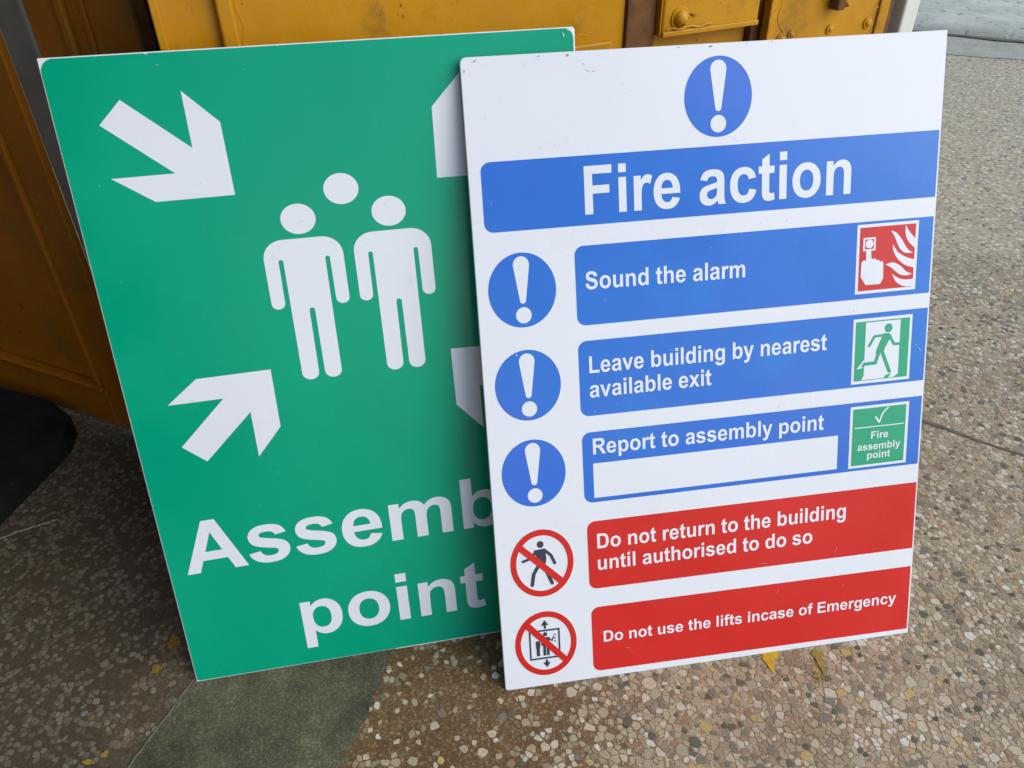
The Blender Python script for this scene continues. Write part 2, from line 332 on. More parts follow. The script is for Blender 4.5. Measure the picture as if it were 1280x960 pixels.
def text_shapes(s, x0, y0, x1, cap, y1=None, fit=True):
    """s set from ink edge x0 to ink edge x1, baseline y0 (rising to y1), capitals cap tall"""
    pen = 0; out = []
    for ch in s:
        if ch == ' ': pen += 569; continue
        adv, shp = glyph(ch)
        for g in shp: out.append([[(px + pen, py) for px, py in loop] for loop in g])
        pen += adv
    lo = min(p[0] for g in out for p in g[0]); hi = max(p[0] for g in out for p in g[0])
    kx = (x1 - x0) / (hi - lo); ky = cap / 1466; y1 = y0 if y1 is None else y1
    return [[[(x0 + (px - lo) * kx, y0 + (y1 - y0) * (px - lo) / (hi - lo) + py * ky) for px, py in loop] for loop in g] for g in out]

# ------------------------------------------------------------------ flat print on a board
def homography(q):
    """maps the nominal 420 x 594 sheet to the board's own corner points"""
    (x0, y0), (x1, y1), (x2, y2), (x3, y3) = q     # BL BR TR TL
    dx1, dx2, dx3 = x1 - x2, x3 - x2, x0 - x1 + x2 - x3
    dy1, dy2, dy3 = y1 - y2, y3 - y2, y0 - y1 + y2 - y3
    den = dx1 * dy2 - dx2 * dy1
    g = (dx3 * dy2 - dx2 * dy3) / den; h = (dx1 * dy3 - dx3 * dy1) / den
    a, b, c = x1 - x0 + g * x1, x3 - x0 + h * x3, x0
    d, e, f = y1 - y0 + g * y1, y3 - y0 + h * y3, y0
    def fn(x, y):
        u, v = x / 420, y / 594; w = g * u + h * v + 1
        return ((a * u + b * v + c) / w / 1000, (d * u + e * v + f) / w / 1000)
    return fn

def rrect(x0, y0, x1, y1, r=(0, 0, 0, 0), n=6):
    """radii BL BR TR TL"""
    if not isinstance(r, tuple): r = (r,) * 4
    pts = []
    for (cx, cy, a0, rr) in ((x0, y0, 180, r[0]), (x1, y0, 270, r[1]), (x1, y1, 0, r[2]), (x0, y1, 90, r[3])):
        if rr == 0: pts.append((cx, cy)); continue
        ox = cx + rr * (1 if cx == x0 else -1); oy = cy + rr * (1 if cy == y0 else -1)
        for k in range(n + 1):
            a = RAD(a0 + 90 * k / n); pts.append((ox + rr * cos(a), oy + rr * sin(a)))
    return pts

def ell(cx, cy, rx, ry, n=48):
    return [(cx + rx * cos(2 * pi * k / n), cy + ry * sin(2 * pi * k / n)) for k in range(n)]

def stroke(pts, w, cap=True):
    """thick polyline as quads plus round joints"""
    out = []
    for (a, b) in zip(pts, pts[1:]):
        d = math.dist(a, b); nx, ny = -(b[1] - a[1]) / d * w / 2, (b[0] - a[0]) / d * w / 2
        out.append([[(a[0] - nx, a[1] - ny), (b[0] - nx, b[1] - ny), (b[0] + nx, b[1] + ny), (a[0] + nx, a[1] + ny)]])
    mid = pts if cap else pts[1:-1]
    for q in mid: out.append([ell(q[0], q[1], w / 2, w / 2, 12)])
    return out

class Board:
    LAYER = .00013
    def __init__(s, root, quad, warp=None):
        s.root = root; s.h = homography(quad); s.warp = warp
    def P(s, x, y, z):
        if s.warp: x, y = s.warp(x, y)
        u, v = s.h(x, y)
        return (u, v, z)
    def sheet(s, name, shapes, mat, layer, parent=None, z=None):
        """shapes: list of [outer, hole, ...]; overlapping shapes get a hair more height each"""
        verts, faces = [], []
        z0 = s.LAYER * layer if z is None else z
        for i, g in enumerate(shapes):
            zz = z0 + (i % 9) * .000006
            loops = [[Vector((x, y, 0)) for x, y in lp] for lp in g]
            base = len(verts)
            flat = [v for lp in loops for v in lp]
            for t in tessellate_polygon(loops):
                a, b, c = (flat[k] for k in t)
                if (b - a).cross(c - a).z < 0: t = (t[0], t[2], t[1])
                faces.append(tuple(base + k for k in t))
            verts += [s.P(v.x, v.y, zz) for v in flat]
        o = mesh(name, verts, faces, mat, parent or s.root)
        return o
    def slab(s, name, outline, thick, face_mat, edge_mat, z=0, bev=.0006):
        n = len(outline)
        A = [s.P(x, y, z - bev) for x, y in outline]
        cx, cy = sum(p[0] for p in outline) / n, sum(p[1] for p in outline) / n
        ins = [(x - math.copysign(bev * 1000, x - cx), y - math.copysign(bev * 1000, y - cy)) for x, y in outline]
        F = [s.P(x, y, z) for x, y in ins]; B = [s.P(x, y, z - thick) for x, y in outline]
        verts = F + A + B
        faces = [tuple(range(n)), tuple(reversed(range(2 * n, 3 * n)))]
        for i in range(n):
            j = (i + 1) % n
            faces += [(n + i, n + j, j, i), (2 * n + i, 2 * n + j, n + j, n + i)]
        o = mesh(name, verts, faces, [face_mat, edge_mat], s.root)
        for k, p in enumerate(o.data.polygons):
            p.material_index = 0 if k == 0 else (1 if k == 1 or (k % 2 == 1) else 0)
        return o

def sign_frame(name, bl, yaw, lean):
    e = Vector((cos(yaw), sin(yaw), 0)); back = Vector((-sin(yaw), cos(yaw), 0))
    u = Vector((0, 0, cos(lean))) + back * sin(lean)
    n = e.cross(u)
    m = Matrix((e, u, n)).transposed().to_4x4(); m.translation = bl
    o = bpy.data.objects.new(name, None); COL.objects.link(o); o.matrix_world = m; o.empty_display_size = .05
    return o

# ------------------------------------------------------------------ large structure: ground
def poly_sheet(name, pts, z, mat, parent=None):
    loops = [[Vector((x, y, 0)) for x, y in pts]]
    fs = []
    for t in tessellate_polygon(loops):
        a, b, c = (loops[0][k] for k in t)
        fs.append(t if (b - a).cross(c - a).z > 0 else (t[0], t[2], t[1]))
    return mesh(name, [(x, y, z) for x, y in pts], fs, mat, parent)

floor = poly_sheet('terrazzo_floor', [(-60, -60), (60, -60), (60, 60), (-60, 60)], 0, M['floor']); tag(floor, kind='structure')

rnd = random.Random(11)
def wavy(a, b, n, amp, seed):
    r = random.Random(seed); out = []
    nx, ny = -(b[1] - a[1]), (b[0] - a[0]); d = math.hypot(nx, ny)
    for k in range(n + 1):
        t = k / n; o = (r.random() - .5) * 2 * amp * (0 if k in (0, n) else 1)
        out.append((a[0] + (b[0] - a[0]) * t + nx / d * o, a[1] + (b[1] - a[1]) * t + ny / d * o))
    return out

# repair strip of fine green-grey cement running under the green sign
SL0, SL1 = (-.385, .290), (-.255, .65)
SR0, SR1 = (-.182, .290), (-.082, .65)
left_edge = wavy(SL0, SL1, 40, .0009, 3); right_edge = wavy(SR1, SR0, 60, .0035, 4)
strip = poly_sheet('cement_strip', left_edge + right_edge, .0012, M['strip']); tag(strip, kind='structure')
jl = poly_sheet('strip_joint', [(x - .0014, y) for x, y in left_edge] + [(x + .0004, y) for x, y in reversed(left_edge)], .0016, M['ridge'], strip)

def line_y(p, q, x): return p[1] + (q[1] - p[1]) * (x - p[0]) / (q[0] - p[0])
# far end of the floor: smooth cement margin, then a slightly raised weathered slab with a worn lip
STEP = ((1.436, 2.985), (1.76, 2.80)); MARG = ((1.423, 2.673), (1.623, 2.587))
def on(l, x): return line_y(l[0], l[1], x)
margin = poly_sheet('cement_margin', wavy((-2, on(MARG, -2)), (6, on(MARG, 6)), 80, .006, 8) + [(6, on(STEP, 6)), (-2, on(STEP, -2))], .0015, M['margin']); tag(margin, kind='structure')
def raised():
    xs = [-2 + k * .06 for k in range(134)]; r = random.Random(5)
    prof = [(-.012, .0), (-.004, .018), (.010, .030), (.035, .036), (.09, .038), (40, .05)]
    verts, faces = [], []
    for x in xs:
        j = (r.random() - .5) * .010
        for d, z in prof: verts.append((x + d * .5, on(STEP, x) + d * .86 + j * (d < 1), z + (r.random() - .5) * .003 * (0 < d < 1)))
    m = len(prof)
    for i in range(len(xs) - 1):
        for k in range(m - 1): faces.append((i * m + k, (i + 1) * m + k, (i + 1) * m + k + 1, i * m + k + 1))
    return mesh('raised_slab', verts, faces, M['slab'], None, True)
sl_ = tag(raised(), kind='structure')
poly_sheet('step_shade', wavy((-2, on(STEP, -2) - .045), (6, on(STEP, 6) - .045), 90, .008, 21) + wavy((6, on(STEP, 6) + .004), (-2, on(STEP, -2) + .004), 9, 0, 2), .005, M['joint'], sl_)  # dark strip that paints the shade at the foot of the step

# slab joint with dark filler, right of the white sign
jt = [(.545, .862), (.593, .829), (.622, .806), (.650, .785), (.700, .752), (.80, .69), (.95, .60), (1.2, .45)]
up = [(x + .001, y + .0025 + .0018 * sin(k * 2.1)) for k, (x, y) in enumerate(jt)]; dn = [(x - .001, y - .0022 - .0014 * sin(k * 1.3)) for k, (x, y) in enumerate(jt)]
poly_sheet('floor_joint', dn + up[::-1], .0011, M['joint'], floor)
ft = [(-.86, .50), (-.70, .60), (-.60, .665), (-.56, .685)]
poly_sheet('floor_joint', [(x, y - .0012) for x, y in ft] + [(x, y + .0012) for x, y in ft[::-1]], .0006, M['margin'], floor)

# ------------------------------------------------------------------ terrazzo chips: real flush stones set a hair proud of the cement
def inside(p, poly):
    c = False; j = len(poly) - 1
    for i in range(len(poly)):
        if (poly[i][1] > p[1]) != (poly[j][1] > p[1]) and p[0] < (poly[j][0] - poly[i][0]) * (p[1] - poly[i][1]) / (poly[j][1] - poly[i][1]) + poly[i][0]: c = not c
        j = i
    return c

def side_of(p, a, b): return (b[0] - a[0]) * (p[1] - a[1]) - (b[1] - a[1]) * (p[0] - a[0])

def chips():
    r = random.Random(42); G = .008; X0, Y0, X1, Y1 = -.86, .26, 1.12, 1.32
    grid = {}
    def ok(x, y, rad, spread):
        gi, gj = int((x - X0) / G), int((y - Y0) / G); k = 2
        for a in range(gi - k, gi + k + 1):
            for b in range(gj - k, gj + k + 1):
                for q in grid.get((a, b), ()):
                    if (q[0] - x) ** 2 + (q[1] - y) ** 2 < ((q[2] + rad) * spread) ** 2: return False
        grid.setdefault((gi, gj), []).append((x, y, rad)); return True
    area = (X1 - X0) * (Y1 - Y0)
    def allowed(x, y):
        # outside the camera's reach and the ground buried deep behind the door is left to the cement
        if x > .55 + .95 * (y - .2) or x < -.50 - .8 * (y - .25): return False
        return True
    for rad, n in ((.0060, 450), (.0044, 2300), (.0032, 9500), (.0023, 32000), (.0016, 90000)):
        for _ in range(int(n * area / 2.1)):
            x, y = r.uniform(X0, X1), r.uniform(Y0, Y1)
            if rad > .002 and side_of((x, y), SL0, SL1) > 0 and r.random() < (.99 if rad > .004 else .96 if rad > .003 else .82): continue
            if allowed(x, y): ok(x, y, rad * r.uniform(.85, 1.15), .92)
    big, small = [], []
    for (gi, gj), lst in grid.items():
        for (x, y, rad) in lst:
            pt = (x, y)
            if side_of(pt, SL0, SL1) < .0008 and side_of(pt, SR0, SR1) > -.0008: continue      # on the cement strip
            left = side_of(pt, SL0, SL1) > 0
            # chips lie thinner in the brown patch in front of the green sign
            patch = max(0, 1 - math.hypot((x + .07) / .20, (y - .43) / .15))
            keep = (.52 if left else .985) - .85 * min(1, 1.3 * patch)
            if y > .84: keep = .97
            if r.random() > keep: continue
            near = []
            for a in range(gi - 3, gi + 4):
                for b in range(gj - 3, gj + 4):
                    for q in grid.get((a, b), ()):
                        if q[0] != x or q[1] != y: near.append(q)
            S = rad * 2.1
            poly = [(-S, -S), (S, -S), (S, S), (-S, S)]
            near.sort(key=lambda q: (q[0] - x) ** 2 + (q[1] - y) ** 2)
            for q in near[:14]:
                dx, dy = q[0] - x, q[1] - y; d2 = dx * dx + dy * dy
                c = (d2 + rad * rad - q[2] * q[2]) / 2
                new = []
                m = len(poly)
                for i in range(m):
                    p0, p1 = poly[i], poly[(i + 1) % m]
                    s0, s1 = p0[0] * dx + p0[1] * dy - c, p1[0] * dx + p1[1] * dy - c
                    if s0 <= 0: new.append(p0)
                    if (s0 < 0 < s1) or (s1 < 0 < s0):
                        t = s0 / (s0 - s1); new.append((p0[0] + (p1[0] - p0[0]) * t, p0[1] + (p1[1] - p0[1]) * t))
                poly = new
                if len(poly) < 3: break
            if len(poly) < 3: continue
            cx = sum(p[0] for p in poly) / len(poly); cy = sum(p[1] for p in poly) / len(poly)
            k = r.uniform(.90, 1.0)
            st, an = r.uniform(.80, 1), r.uniform(0, pi)
            ca, sa = cos(an), sin(an)
            pts = []
            for px, py in poly:
                vx, vy = (px - cx) * k * r.uniform(.93, 1.03), (py - cy) * k * r.uniform(.93, 1.03)
                a_, b_ = vx * ca + vy * sa, (-vx * sa + vy * ca) * st
                pts.append((a_ * ca - b_ * sa, a_ * sa + b_ * ca))
            # cut the corners so the stone looks tumbled
            cut = []
            for i in range(len(pts)):
                p0, p1 = pts[i], pts[(i + 1) % len(pts)]
                f = r.uniform(.08, .24)
                if math.dist(p0, p1) > .0016:
                    cut.append((p0[0] + (p1[0] - p0[0]) * f, p0[1] + (p1[1] - p0[1]) * f)); cut.append((p0[0] + (p1[0] - p0[0]) * (1 - f), p0[1] + (p1[1] - p0[1]) * (1 - f)))
                else: cut.append(((p0[0] + p1[0]) / 2, (p0[1] + p1[1]) / 2))
            if len(cut) < 3: continue
            ar = abs(sum(cut[i][0] * cut[i - 1][1] - cut[i - 1][0] * cut[i][1] for i in range(len(cut)))) / 2
            dist = math.sqrt(x * x + y * y + .5)
            size = math.sqrt(ar) / dist
            hid = y > .50 and x < .41 and x > -.35            # behind the boards
            behind_cam = y < .355 or abs(x) > .50 * dist
            (big if not hid and not behind_cam else small).append((size, x + cx, y + cy, cut, r.random(), r.uniform(.0002, .0004)))
    big.sort(key=lambda q: -q[0])
    singles, rest = big[:300], big[300:] + small
    def build(lst, name, parent, origin=None):
        verts, faces, tone = [], [], []
        for _, x, y, c, tn, h in lst:
            if origin: x = y = 0
            b = len(verts); n = len(c)
            for px, py in c: verts.append((x + px, y + py, -.0003)); tone.append(tn)
            for px, py in c: verts.append((x + px * .93, y + py * .93, h)); tone.append(tn)
            faces.append(tuple(range(b + n, b + 2 * n)))
            for i in range(n):
                j = (i + 1) % n; faces.append((b + i, b + j, b + n + j, b + n + i))
        o = mesh(name, verts, faces, M['chip'], parent)
        at = o.data.attributes.new('tone', 'FLOAT', 'POINT'); at.data.foreach_set('value', tone)
        if origin: o.location = origin
        return o
    for q in singles: build([q], 'stone_chip', floor, (q[1], q[2], 0))
    tag(build(rest, 'terrazzo_chips', floor), kind='stuff')
chips()

def blob(cx, cy, rx, ry, seed, mat, tail=0, drops=4):
    """dried paint: a ragged patch, a run and a few droplets"""
    r = random.Random(seed); loops = []
    n = 34; ph = [r.uniform(0, 6.28) for _ in range(4)]
    o = []
    for k in range(n):
        a = 2 * pi * k / n
        m = 1 + .16 * sin(3 * a + ph[0]) + .13 * sin(5 * a + ph[1]) + .10 * sin(9 * a + ph[2]) + r.uniform(-.06, .06)
        y = sin(a) * ry * m
        if y < 0: y -= tail * max(0, 1 - abs(cos(a)) * 2.4) ** 1.5
        o.append((cx + cos(a) * rx * m, cy + y))
    loops.append(o)
    for _ in range(drops):
        dx, dy, q = r.uniform(-1.6, 1.6) * rx, r.uniform(-1.8, 1.0) * ry - tail * r.random(), r.uniform(.0006, .0018)
        loops.append([(cx + dx + q * cos(2 * pi * k / 8) * r.uniform(.7, 1.2), cy + dy + q * sin(2 * pi * k / 8) * r.uniform(.7, 1.3)) for k in range(8)])
    verts, faces = [], []
    for i_, lp in enumerate(loops):
        v = [Vector((x, y, 0)) for x, y in lp]; b = len(verts); z = .0013 + i_ * .00002
        for t in tessellate_polygon([v]):
            A, B_, C_ = (v[k] for k in t)
            faces.append(tuple(b + k for k in (t if (B_ - A).cross(C_ - A).z > 0 else (t[0], t[2], t[1]))))
        verts += [(q.x, q.y, z) for q in v]
    return mesh('paint_splash', verts, faces, mat, floor)
blob(.258, .482, .011, .012, 1, M['yellow_paint'], .016, 7)
blob(.307, .476, .0045, .010, 2, M['ochre_paint'], .020, 10)
blob(.300, .455, .0035, .004, 12, M['ochre_paint'], .008, 8)
blob(-.359, .506, .006, .008, 3, M['dull_paint'])
blob(-.366, .474, .005, .005, 4, M['dull_paint'])
blob(-.383, .385, .0030, .0032, 5, M['ochre_paint'], 0, 1)
blob(-.396, .378, .0042, .0025, 6, M['ochre_paint'], 0, 1)
blob(.660, .745, .006, .005, 7, M['ochre_paint'], 0, 3)

# ------------------------------------------------------------------ orange steel door (right) with its own frame of reference: x along the door, y back, z up
YAW = RAD(24)
DP = Vector((-.26, .672, 0))
door = empty('metal_door', DP, YAW)
tag(door, 'orange painted steel door with bolted stile and raised rims, standing behind the two signs', 'door')
T = 2.05
box('backing_sheet', (-.015, .006, .012), (.4160, .010, T), M['paint'], door, .001)
box('edge_flange', (-.016, -.002, .012), (-.0095, .0055, T), M['paint'], door, .001)
box('vertical_rib', (.0325, -.003, .012), (.0455, .0055, T), M['paint'], door, .0022, 3)
box('bottom_rail', (-.009, -.001, .012), (.3995, .0055, .509), M['paint'], door, .002, 3)
# angle iron with a recessed, deep channel between the two halves
box('angle_iron', (.4165, .0020, .012), (.4505, .034, T), M['rust'], door, .0015)
box('upper_panel', (.4530, -.006, .507), (.5735, .002, T), M['paint'], door, .003, 3)
box('upper_panel_side', (.4512, -.005, .5085), (.4526, .030, T), M['paint'], door, .0004)
box('panel_rim', (.4535, -.0080, .5072), (.573, -.0063, .5125), M['paint'], door, .001, 2)
box('lower_panel', (.4530, .0125, .012), (.5735, .016, .5060), M['paint'], door, .001)
box('latch_stile', (.5850, -.008, .012), (.7560, .003, T), M['paint'], door, .0025, 3)
box('stile_lip', (.5845, -.0105, .012), (.5915, -.0083, T), M['paint'], door, .0013, 2)
box('stile_lip', (.7400, -.0105, .012), (.7550, -.0083, T), M['paint'], door, .0013, 2)
box('rusty_edge', (.7565, -.007, .012), (.7640, .012, T), M['rust'], door, .0012)
box('stile_side', (.5740, .0040, .012), (.600, .030, T), M['rust'], door, .0008)
box('back_plate', (.400, .0352, .012), (.760, .038, T), M['dark'], door, .0005)
def bolt(x, y, z, r_, h):
    o = dome('bolt', (x, y, z), r_, h, M['paint'], door)
    w = []; n = 20
    vs_ = [(x + r_ * 1.35 * cos(2 * pi * k / n), y + .0004, z + r_ * 1.35 * sin(2 * pi * k / n)) for k in range(n)] + [(x + r_ * 1.2 * cos(2 * pi * k / n), y - .0016, z + r_ * 1.2 * sin(2 * pi * k / n)) for k in range(n)]
    fs = [(k, (k + 1) % n, n + (k + 1) % n, n + k) for k in range(n)] + [tuple(range(n, 2 * n))]
    mesh('washer', vs_, fs, M['paint'], o)
bolt(.4735, -.006, .5235, .0088, .0085)
for x, z, r_ in ((.674, .4925, .0042), (.7285, .4930, .0052), (.607, .4880, .006), (.620, .4920, .0042), (.674, .62, .0042), (.474, .70, .0085)):
    bolt(x, -.0082, z, r_, r_ * .8)
# hasp plate with a small pin, dried paint runs and weld beads
hp = box('hasp', (.6655, -.022, .514), (.6765, -.0083, .60), M['rust'], door, .002)
dome('hasp_pin', (.6835, -.0082, .5185), .0048, .012, M['paint'], hp)
def bead(name, pts, r_, y, mat=None):
    vs_, fs = [], []; n = 6; y += .0002; rr = random.Random(len(pts) * 7 + int(r_ * 1e5))
    for i, (x, z) in enumerate(pts):
        q = r_ * .62 * rr.uniform(.6, 1.3)
        p0 = pts[max(0, i - 1)]; p1 = pts[min(len(pts) - 1, i + 1)]
        d = math.dist(p0, p1) or 1; nx, nz = -(p1[1] - p0[1]) / d, (p1[0] - p0[0]) / d
        for k in range(n):
            a = pi * k / (n - 1); vs_.append((x + nx * q * cos(a), y - q * sin(a) * .7, z + nz * q * cos(a)))
    for i in range(len(pts) - 1):
        for k in range(n - 1): fs.append((i * n + k, i * n + k + 1, (i + 1) * n + k + 1, (i + 1) * n + k))
    return mesh(name, vs_, fs, mat or M['paint'], door, True)
bead('weld_bead', [(.592 + .016 * t + .004 * sin(t * 7), .540 - .046 * t) for t in [k / 14 for k in range(15)]], .0017, -.0080)
bead('weld_bead', [(.458 + .006 * k, .5145 + .0012 * sin(k * 1.7)) for k in range(10)], .0016, -.0080)
bead('weld_bead', [(.733 + .0035 * k, .5055 - .0005 * k * (k - 5)) for k in range(6)], .0020, -.0080)
bead('weld_bead', [(.741, .487 + .006 * k) for k in range(4)], .0032, -.0080, M['rust'])
bead('paint_run', [(.050 + .002 * sin(k * 1.1), .60 - .006 * k) for k in range(14)], .0009, .0058)
bead('paint_run', [(.352 + .0035 * k, .5145 + .0004 * k + .001 * sin(k * 2)) for k in range(9)], .0010, .0058)

# cream post the door shuts against
post = empty('door_post', DP + Vector((cos(YAW), sin(YAW), 0)) * .784, YAW)
tag(post, 'cream painted slim upright post at the right edge of the orange door', 'post')
box('post_face', (-.007, -.012, .01), (.0165, .030, T), M['cream'], post, .003, 3)
box('foot_plate', (-.022, -.016, 0), (.030, .045, .0095), M['cream'], post, .002)

# ------------------------------------------------------------------ open leaf (left): x along the leaf, y back
LYAW = math.atan2(-.4132, .9106)
LP = Vector((-.531, .849, 0))
leaf = empty('open_door_leaf', LP, LYAW)
tag(leaf, 'shaded orange steel door leaf swung open at the far left behind the black block', 'door')
box('leaf_sheet', (-.58, .006, .050), (.0, .010, T), M['shaded_paint'], leaf, .001)
box('leaf_stile', (-.0135, -.004, .010), (.0345, .0055, T), M['shaded_paint'], leaf, .002, 3)
box('edge_trim', (-.0245, -.009, .078), (-.0145, .0055, T), M['shaded_paint'], leaf, .003, 3)
box('leaf_rail', (-.58, -.004, .008), (-.0145, .0055, .070), M['shaded_paint'], leaf, .002, 3)
box('rail_trim', (-.58, -.009, .0705), (-.0150, .0055, .0775), M['shaded_paint'], leaf, .003, 3)

jamb = empty('grey_post', LP + Vector((cos(LYAW), sin(LYAW), 0)) * .060, LYAW)
tag(jamb, 'weathered grey upright post between the open orange leaf and the brown ribbed panel', 'post')
box('post_face', (-.0262, .004, 0), (.0180, .030, T), M['grey_post'], jamb, .004, 3)

pan = empty('ribbed_panel', LP + Vector((cos(LYAW), sin(LYAW), 0)) * .158, LYAW)
tag(pan, 'shaded ribbed steel side panel between the grey post and the dark gap', 'panel')
box('panel_sheet', (-.080, .006, .01), (.0575, .010, T), M['shaded_paint'], pan, .001)
box('rib', (-.032, -.0005, .01), (-.022, .0055, T), M['shaded_paint'], pan, .002, 3)
box('rib', (-.004, .003, .01), (.002, .0055, T), M['shaded_paint'], pan, .001, 3)
box('rusty_edge', (.0580, .004, .01), (.0620, .02, T), M['rust'], pan, .0015, 2)
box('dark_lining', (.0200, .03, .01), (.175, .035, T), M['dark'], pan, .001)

# ------------------------------------------------------------------ black rubber block, bottom left
def rubber():
    base = [(-.597, .806), (-.628, .672), (-.70, .59), (-.85, .53), (-1.0, .60), (-1.0, .965), (-.80, .940), (-.648, .884), (-.604, .846)]
    bm = bmesh.new()
    b = [bm.verts.new((x, y, 0)) for x, y in base]; t = [bm.verts.new((x * .996 - .002, .795 + (y - .795) * .99, .034)) for x, y in base]
    n = len(base)
    bm.faces.new(t); bm.faces.new(b[::-1])
    for i in range(n): bm.faces.new((b[i], b[(i + 1) % n], t[(i + 1) % n], t[i]))
    bmesh.ops.recalc_face_normals(bm, faces=bm.faces)
    bmesh.ops.bevel(bm, geom=[e for e in bm.edges if all(v.co.z > .03 for v in e.verts)], offset=.003, segments=2, affect='EDGES', profile=.6)
    bmesh.ops.triangulate(bm, faces=[f for f in bm.faces if len(f.verts) > 4])
    for v in bm.verts: v.co.z = max(0, v.co.z)
    me = bpy.data.meshes.new('rubber_block'); bm.to_mesh(me); bm.free(); me.materials.append(M['rubber'])
    return link('rubber_block', me)
tag(rubber(), 'low black rubber block with worn rounded corner on the floor by the open leaf', 'rubber block')

# ------------------------------------------------------------------ added unseen light blockers (overhead canopy and side wall, outside the frame)
canopy_blocker = box('canopy_blocker', (-3.2, .10, 2.15), (.85, 2.6, 2.27), M['blocker_dark'], None, .01); tag(canopy_blocker, kind='structure')
porch_occluder = box('porch_blocker', (-3.2, -1.3, 2.15), (-.28, .098, 2.27), M['blocker_dark'], None, .01); tag(porch_occluder, kind='structure')
wing_occluder = box('wing_blocker', (-1.078, -1.42, 0), (-.30, -1.302, 2.27), M['blocker_dark'], None, .01); tag(wing_occluder, kind='structure')
wall = box('side_blocker', (-1.25, -1.42, 0), (-1.08, 2.6, 2.14), M['blocker_dark'], None, .01); tag(wall, kind='structure')

# ------------------------------------------------------------------ green assembly point sign
gs = sign_frame('assembly_point_sign', (-.3207, .4583, 0), .176, .2894)
tag(gs, 'green assembly point sign with white arrows and two figures, leaning behind the white board', 'sign')
G = Board(gs, [(.395, .295), (411.54, -.345), (411.70, 579.59), (-.313, 579.88)])
G.slab('board', rrect(0, 0, 420, 594, (1, 1, 3, 1)), .003, M['white'], M['pale_edge'])
G.sheet('green_print', [[rrect(1.0, 1.6, 418.6, 593.1, (3, 4, 8, 10), 8)]], M['green'], 1)
a1 = [(33.5, 542.9), (52.6, 560.7), (99.6, 520.8), (99.3, 564.4), (124.7, 539.1), (125.8, 481.2), (62.9, 480.8), (32.7, 501.7), (82.5, 502.1)]
a3 = [(38.4, 261.2), (57.8, 244.1), (104.1, 287.6), (103.9, 242.3), (128.0, 269.7), (128.4, 326.0), (63.4, 324.9), (34.8, 303.0), (83.2, 303.6)]
mir = lambda p: [(420 - x, y) for x, y in p]
for a in (a1, a3, mir(a1), mir(a3)): G.sheet('arrow', [[a]], M['print_white'], 2)
def body(cx):
    L = cx - 33.7; Rr = cx + 33.7
    def arc(x, y, r_, a0, a1_, n=6, ry=None): return [(x + r_ * cos(RAD(a0 + (a1_ - a0) * k / n)), y + (ry or r_) * sin(RAD(a0 + (a1_ - a0) * k / n))) for k in range(n + 1)]
    p = arc(L + 17.5, 424.5, 17.5, 180, 90, 10, 16) + arc(Rr - 17.5, 424.5, 17.5, 90, 0, 10, 16)
    p += arc(Rr - 5.8, 385, 5.8, 0, -180, 8, 5)                              # right hand
    p += arc(cx + 19.8, 421.5, 2.0, 0, 180, 6)                               # armpit slot
    p += arc(cx + 10.2, 318.5, 7.5, 0, -180, 8, 6.5)                         # right foot
    p += arc(cx, 376.5, 2.4, 0, 180, 6)
    p += arc(cx - 10.2, 318.5, 7.5, 0, -180, 8, 6.5)
    p += arc(cx - 19.8, 421.5, 2.0, 0, 180, 6)
    p += arc(L + 5.8, 385, 5.8, 0, -180, 8, 5)
    return p
for cx in (173.0, 249.6):
    G.sheet('person_symbol', [[body(cx)], [ell(cx + .2, 456.9, 14.6, 12.8)]], M['print_white'], 2)
G.sheet('head_symbol', [[ell(212.2, 478.9, 14.6, 12.9)]], M['print_white'], 2)
G.sheet('lettering', text_shapes('Assembly', 16.7, 127.0, 397.5, 56.0, 135.6), M['print_white'], 2)
G.sheet('lettering', text_shapes('point', 114.6, 35.2, 302.5, 56.0, 37.2), M['print_white'], 2)

# ------------------------------------------------------------------ white fire action sign
fs_ = sign_frame('fire_action_sign', (-.0089, .4440, 0), .1383, .3883)
tag(fs_, 'white fire action sign with blue and red bands, leaning in front of the green sign', 'sign')
def fw(x, y): return (x, y + (1 - x / 210) * 1.7 * max(0, 1 - y / 200))
F = Board(fs_, [(-2.405, -.2455), (422.52, .757), (421.12, 585.18), (1.463, 583.93)])
F.slab('board', rrect(0, 0, 420, 594, (3, 1, 1.5, 5)), .005, M['white'], M['foam_edge'])
F.warp = fw
hb = F.sheet('header_band', [[rrect(10.8, 451, 418.2, 510, (8, 0, 0, 8))]], M['blue'], 1)
F.sheet('lettering', text_shapes('Fire action', 97.6, 460.0, 337, 41), M['print_white'], 2, hb)
def drop(cx, cy):
    top = [(cx + 7 * cos(RAD(a)), cy + 22.6 + 7.4 * sin(RAD(a))) for a in range(-8, 189, 14)]
    bot = [(cx + 2.6 * cos(RAD(a)), cy - 9.2 + 2.6 * sin(RAD(a))) for a in range(188, 353, 20)]
    return top + bot
for cx, cy in ((215.4, 550.6), (39.8, 399), (39.9, 312.0), (40.4, 226.9)):
    d = F.sheet('mandatory_disc', [[ell(cx, cy, 29.6, 33.2, 64)]], M['blue'], 1)
    F.sheet('exclamation_mark', [[drop(cx, cy)], [ell(cx, cy - 22.2, 6.9, 7.3, 24)]], M['print_white'], 2, d)
def band(x0, y0, x1, y1, mat, name='instruction_band'):
    return F.sheet(name, [[rrect(x0, y0, x1, y1, (8, 0, 0, 8))]], mat, 1)
b1 = band(86.8, 362.3, 418.2, 433.5, M['blue'])
F.sheet('lettering', text_shapes('Sound the alarm', 95.4, 394.6, 240.4, 15.8, 392.8), M['print_white'], 2, b1)
b2 = band(86.4, 276.8, 418.3, 348, M['blue'])
F.sheet('lettering', text_shapes('Leave building by nearest', 95.8, 317.6, 319.8, 15.9, 316.8), M['print_white'], 2, b2)
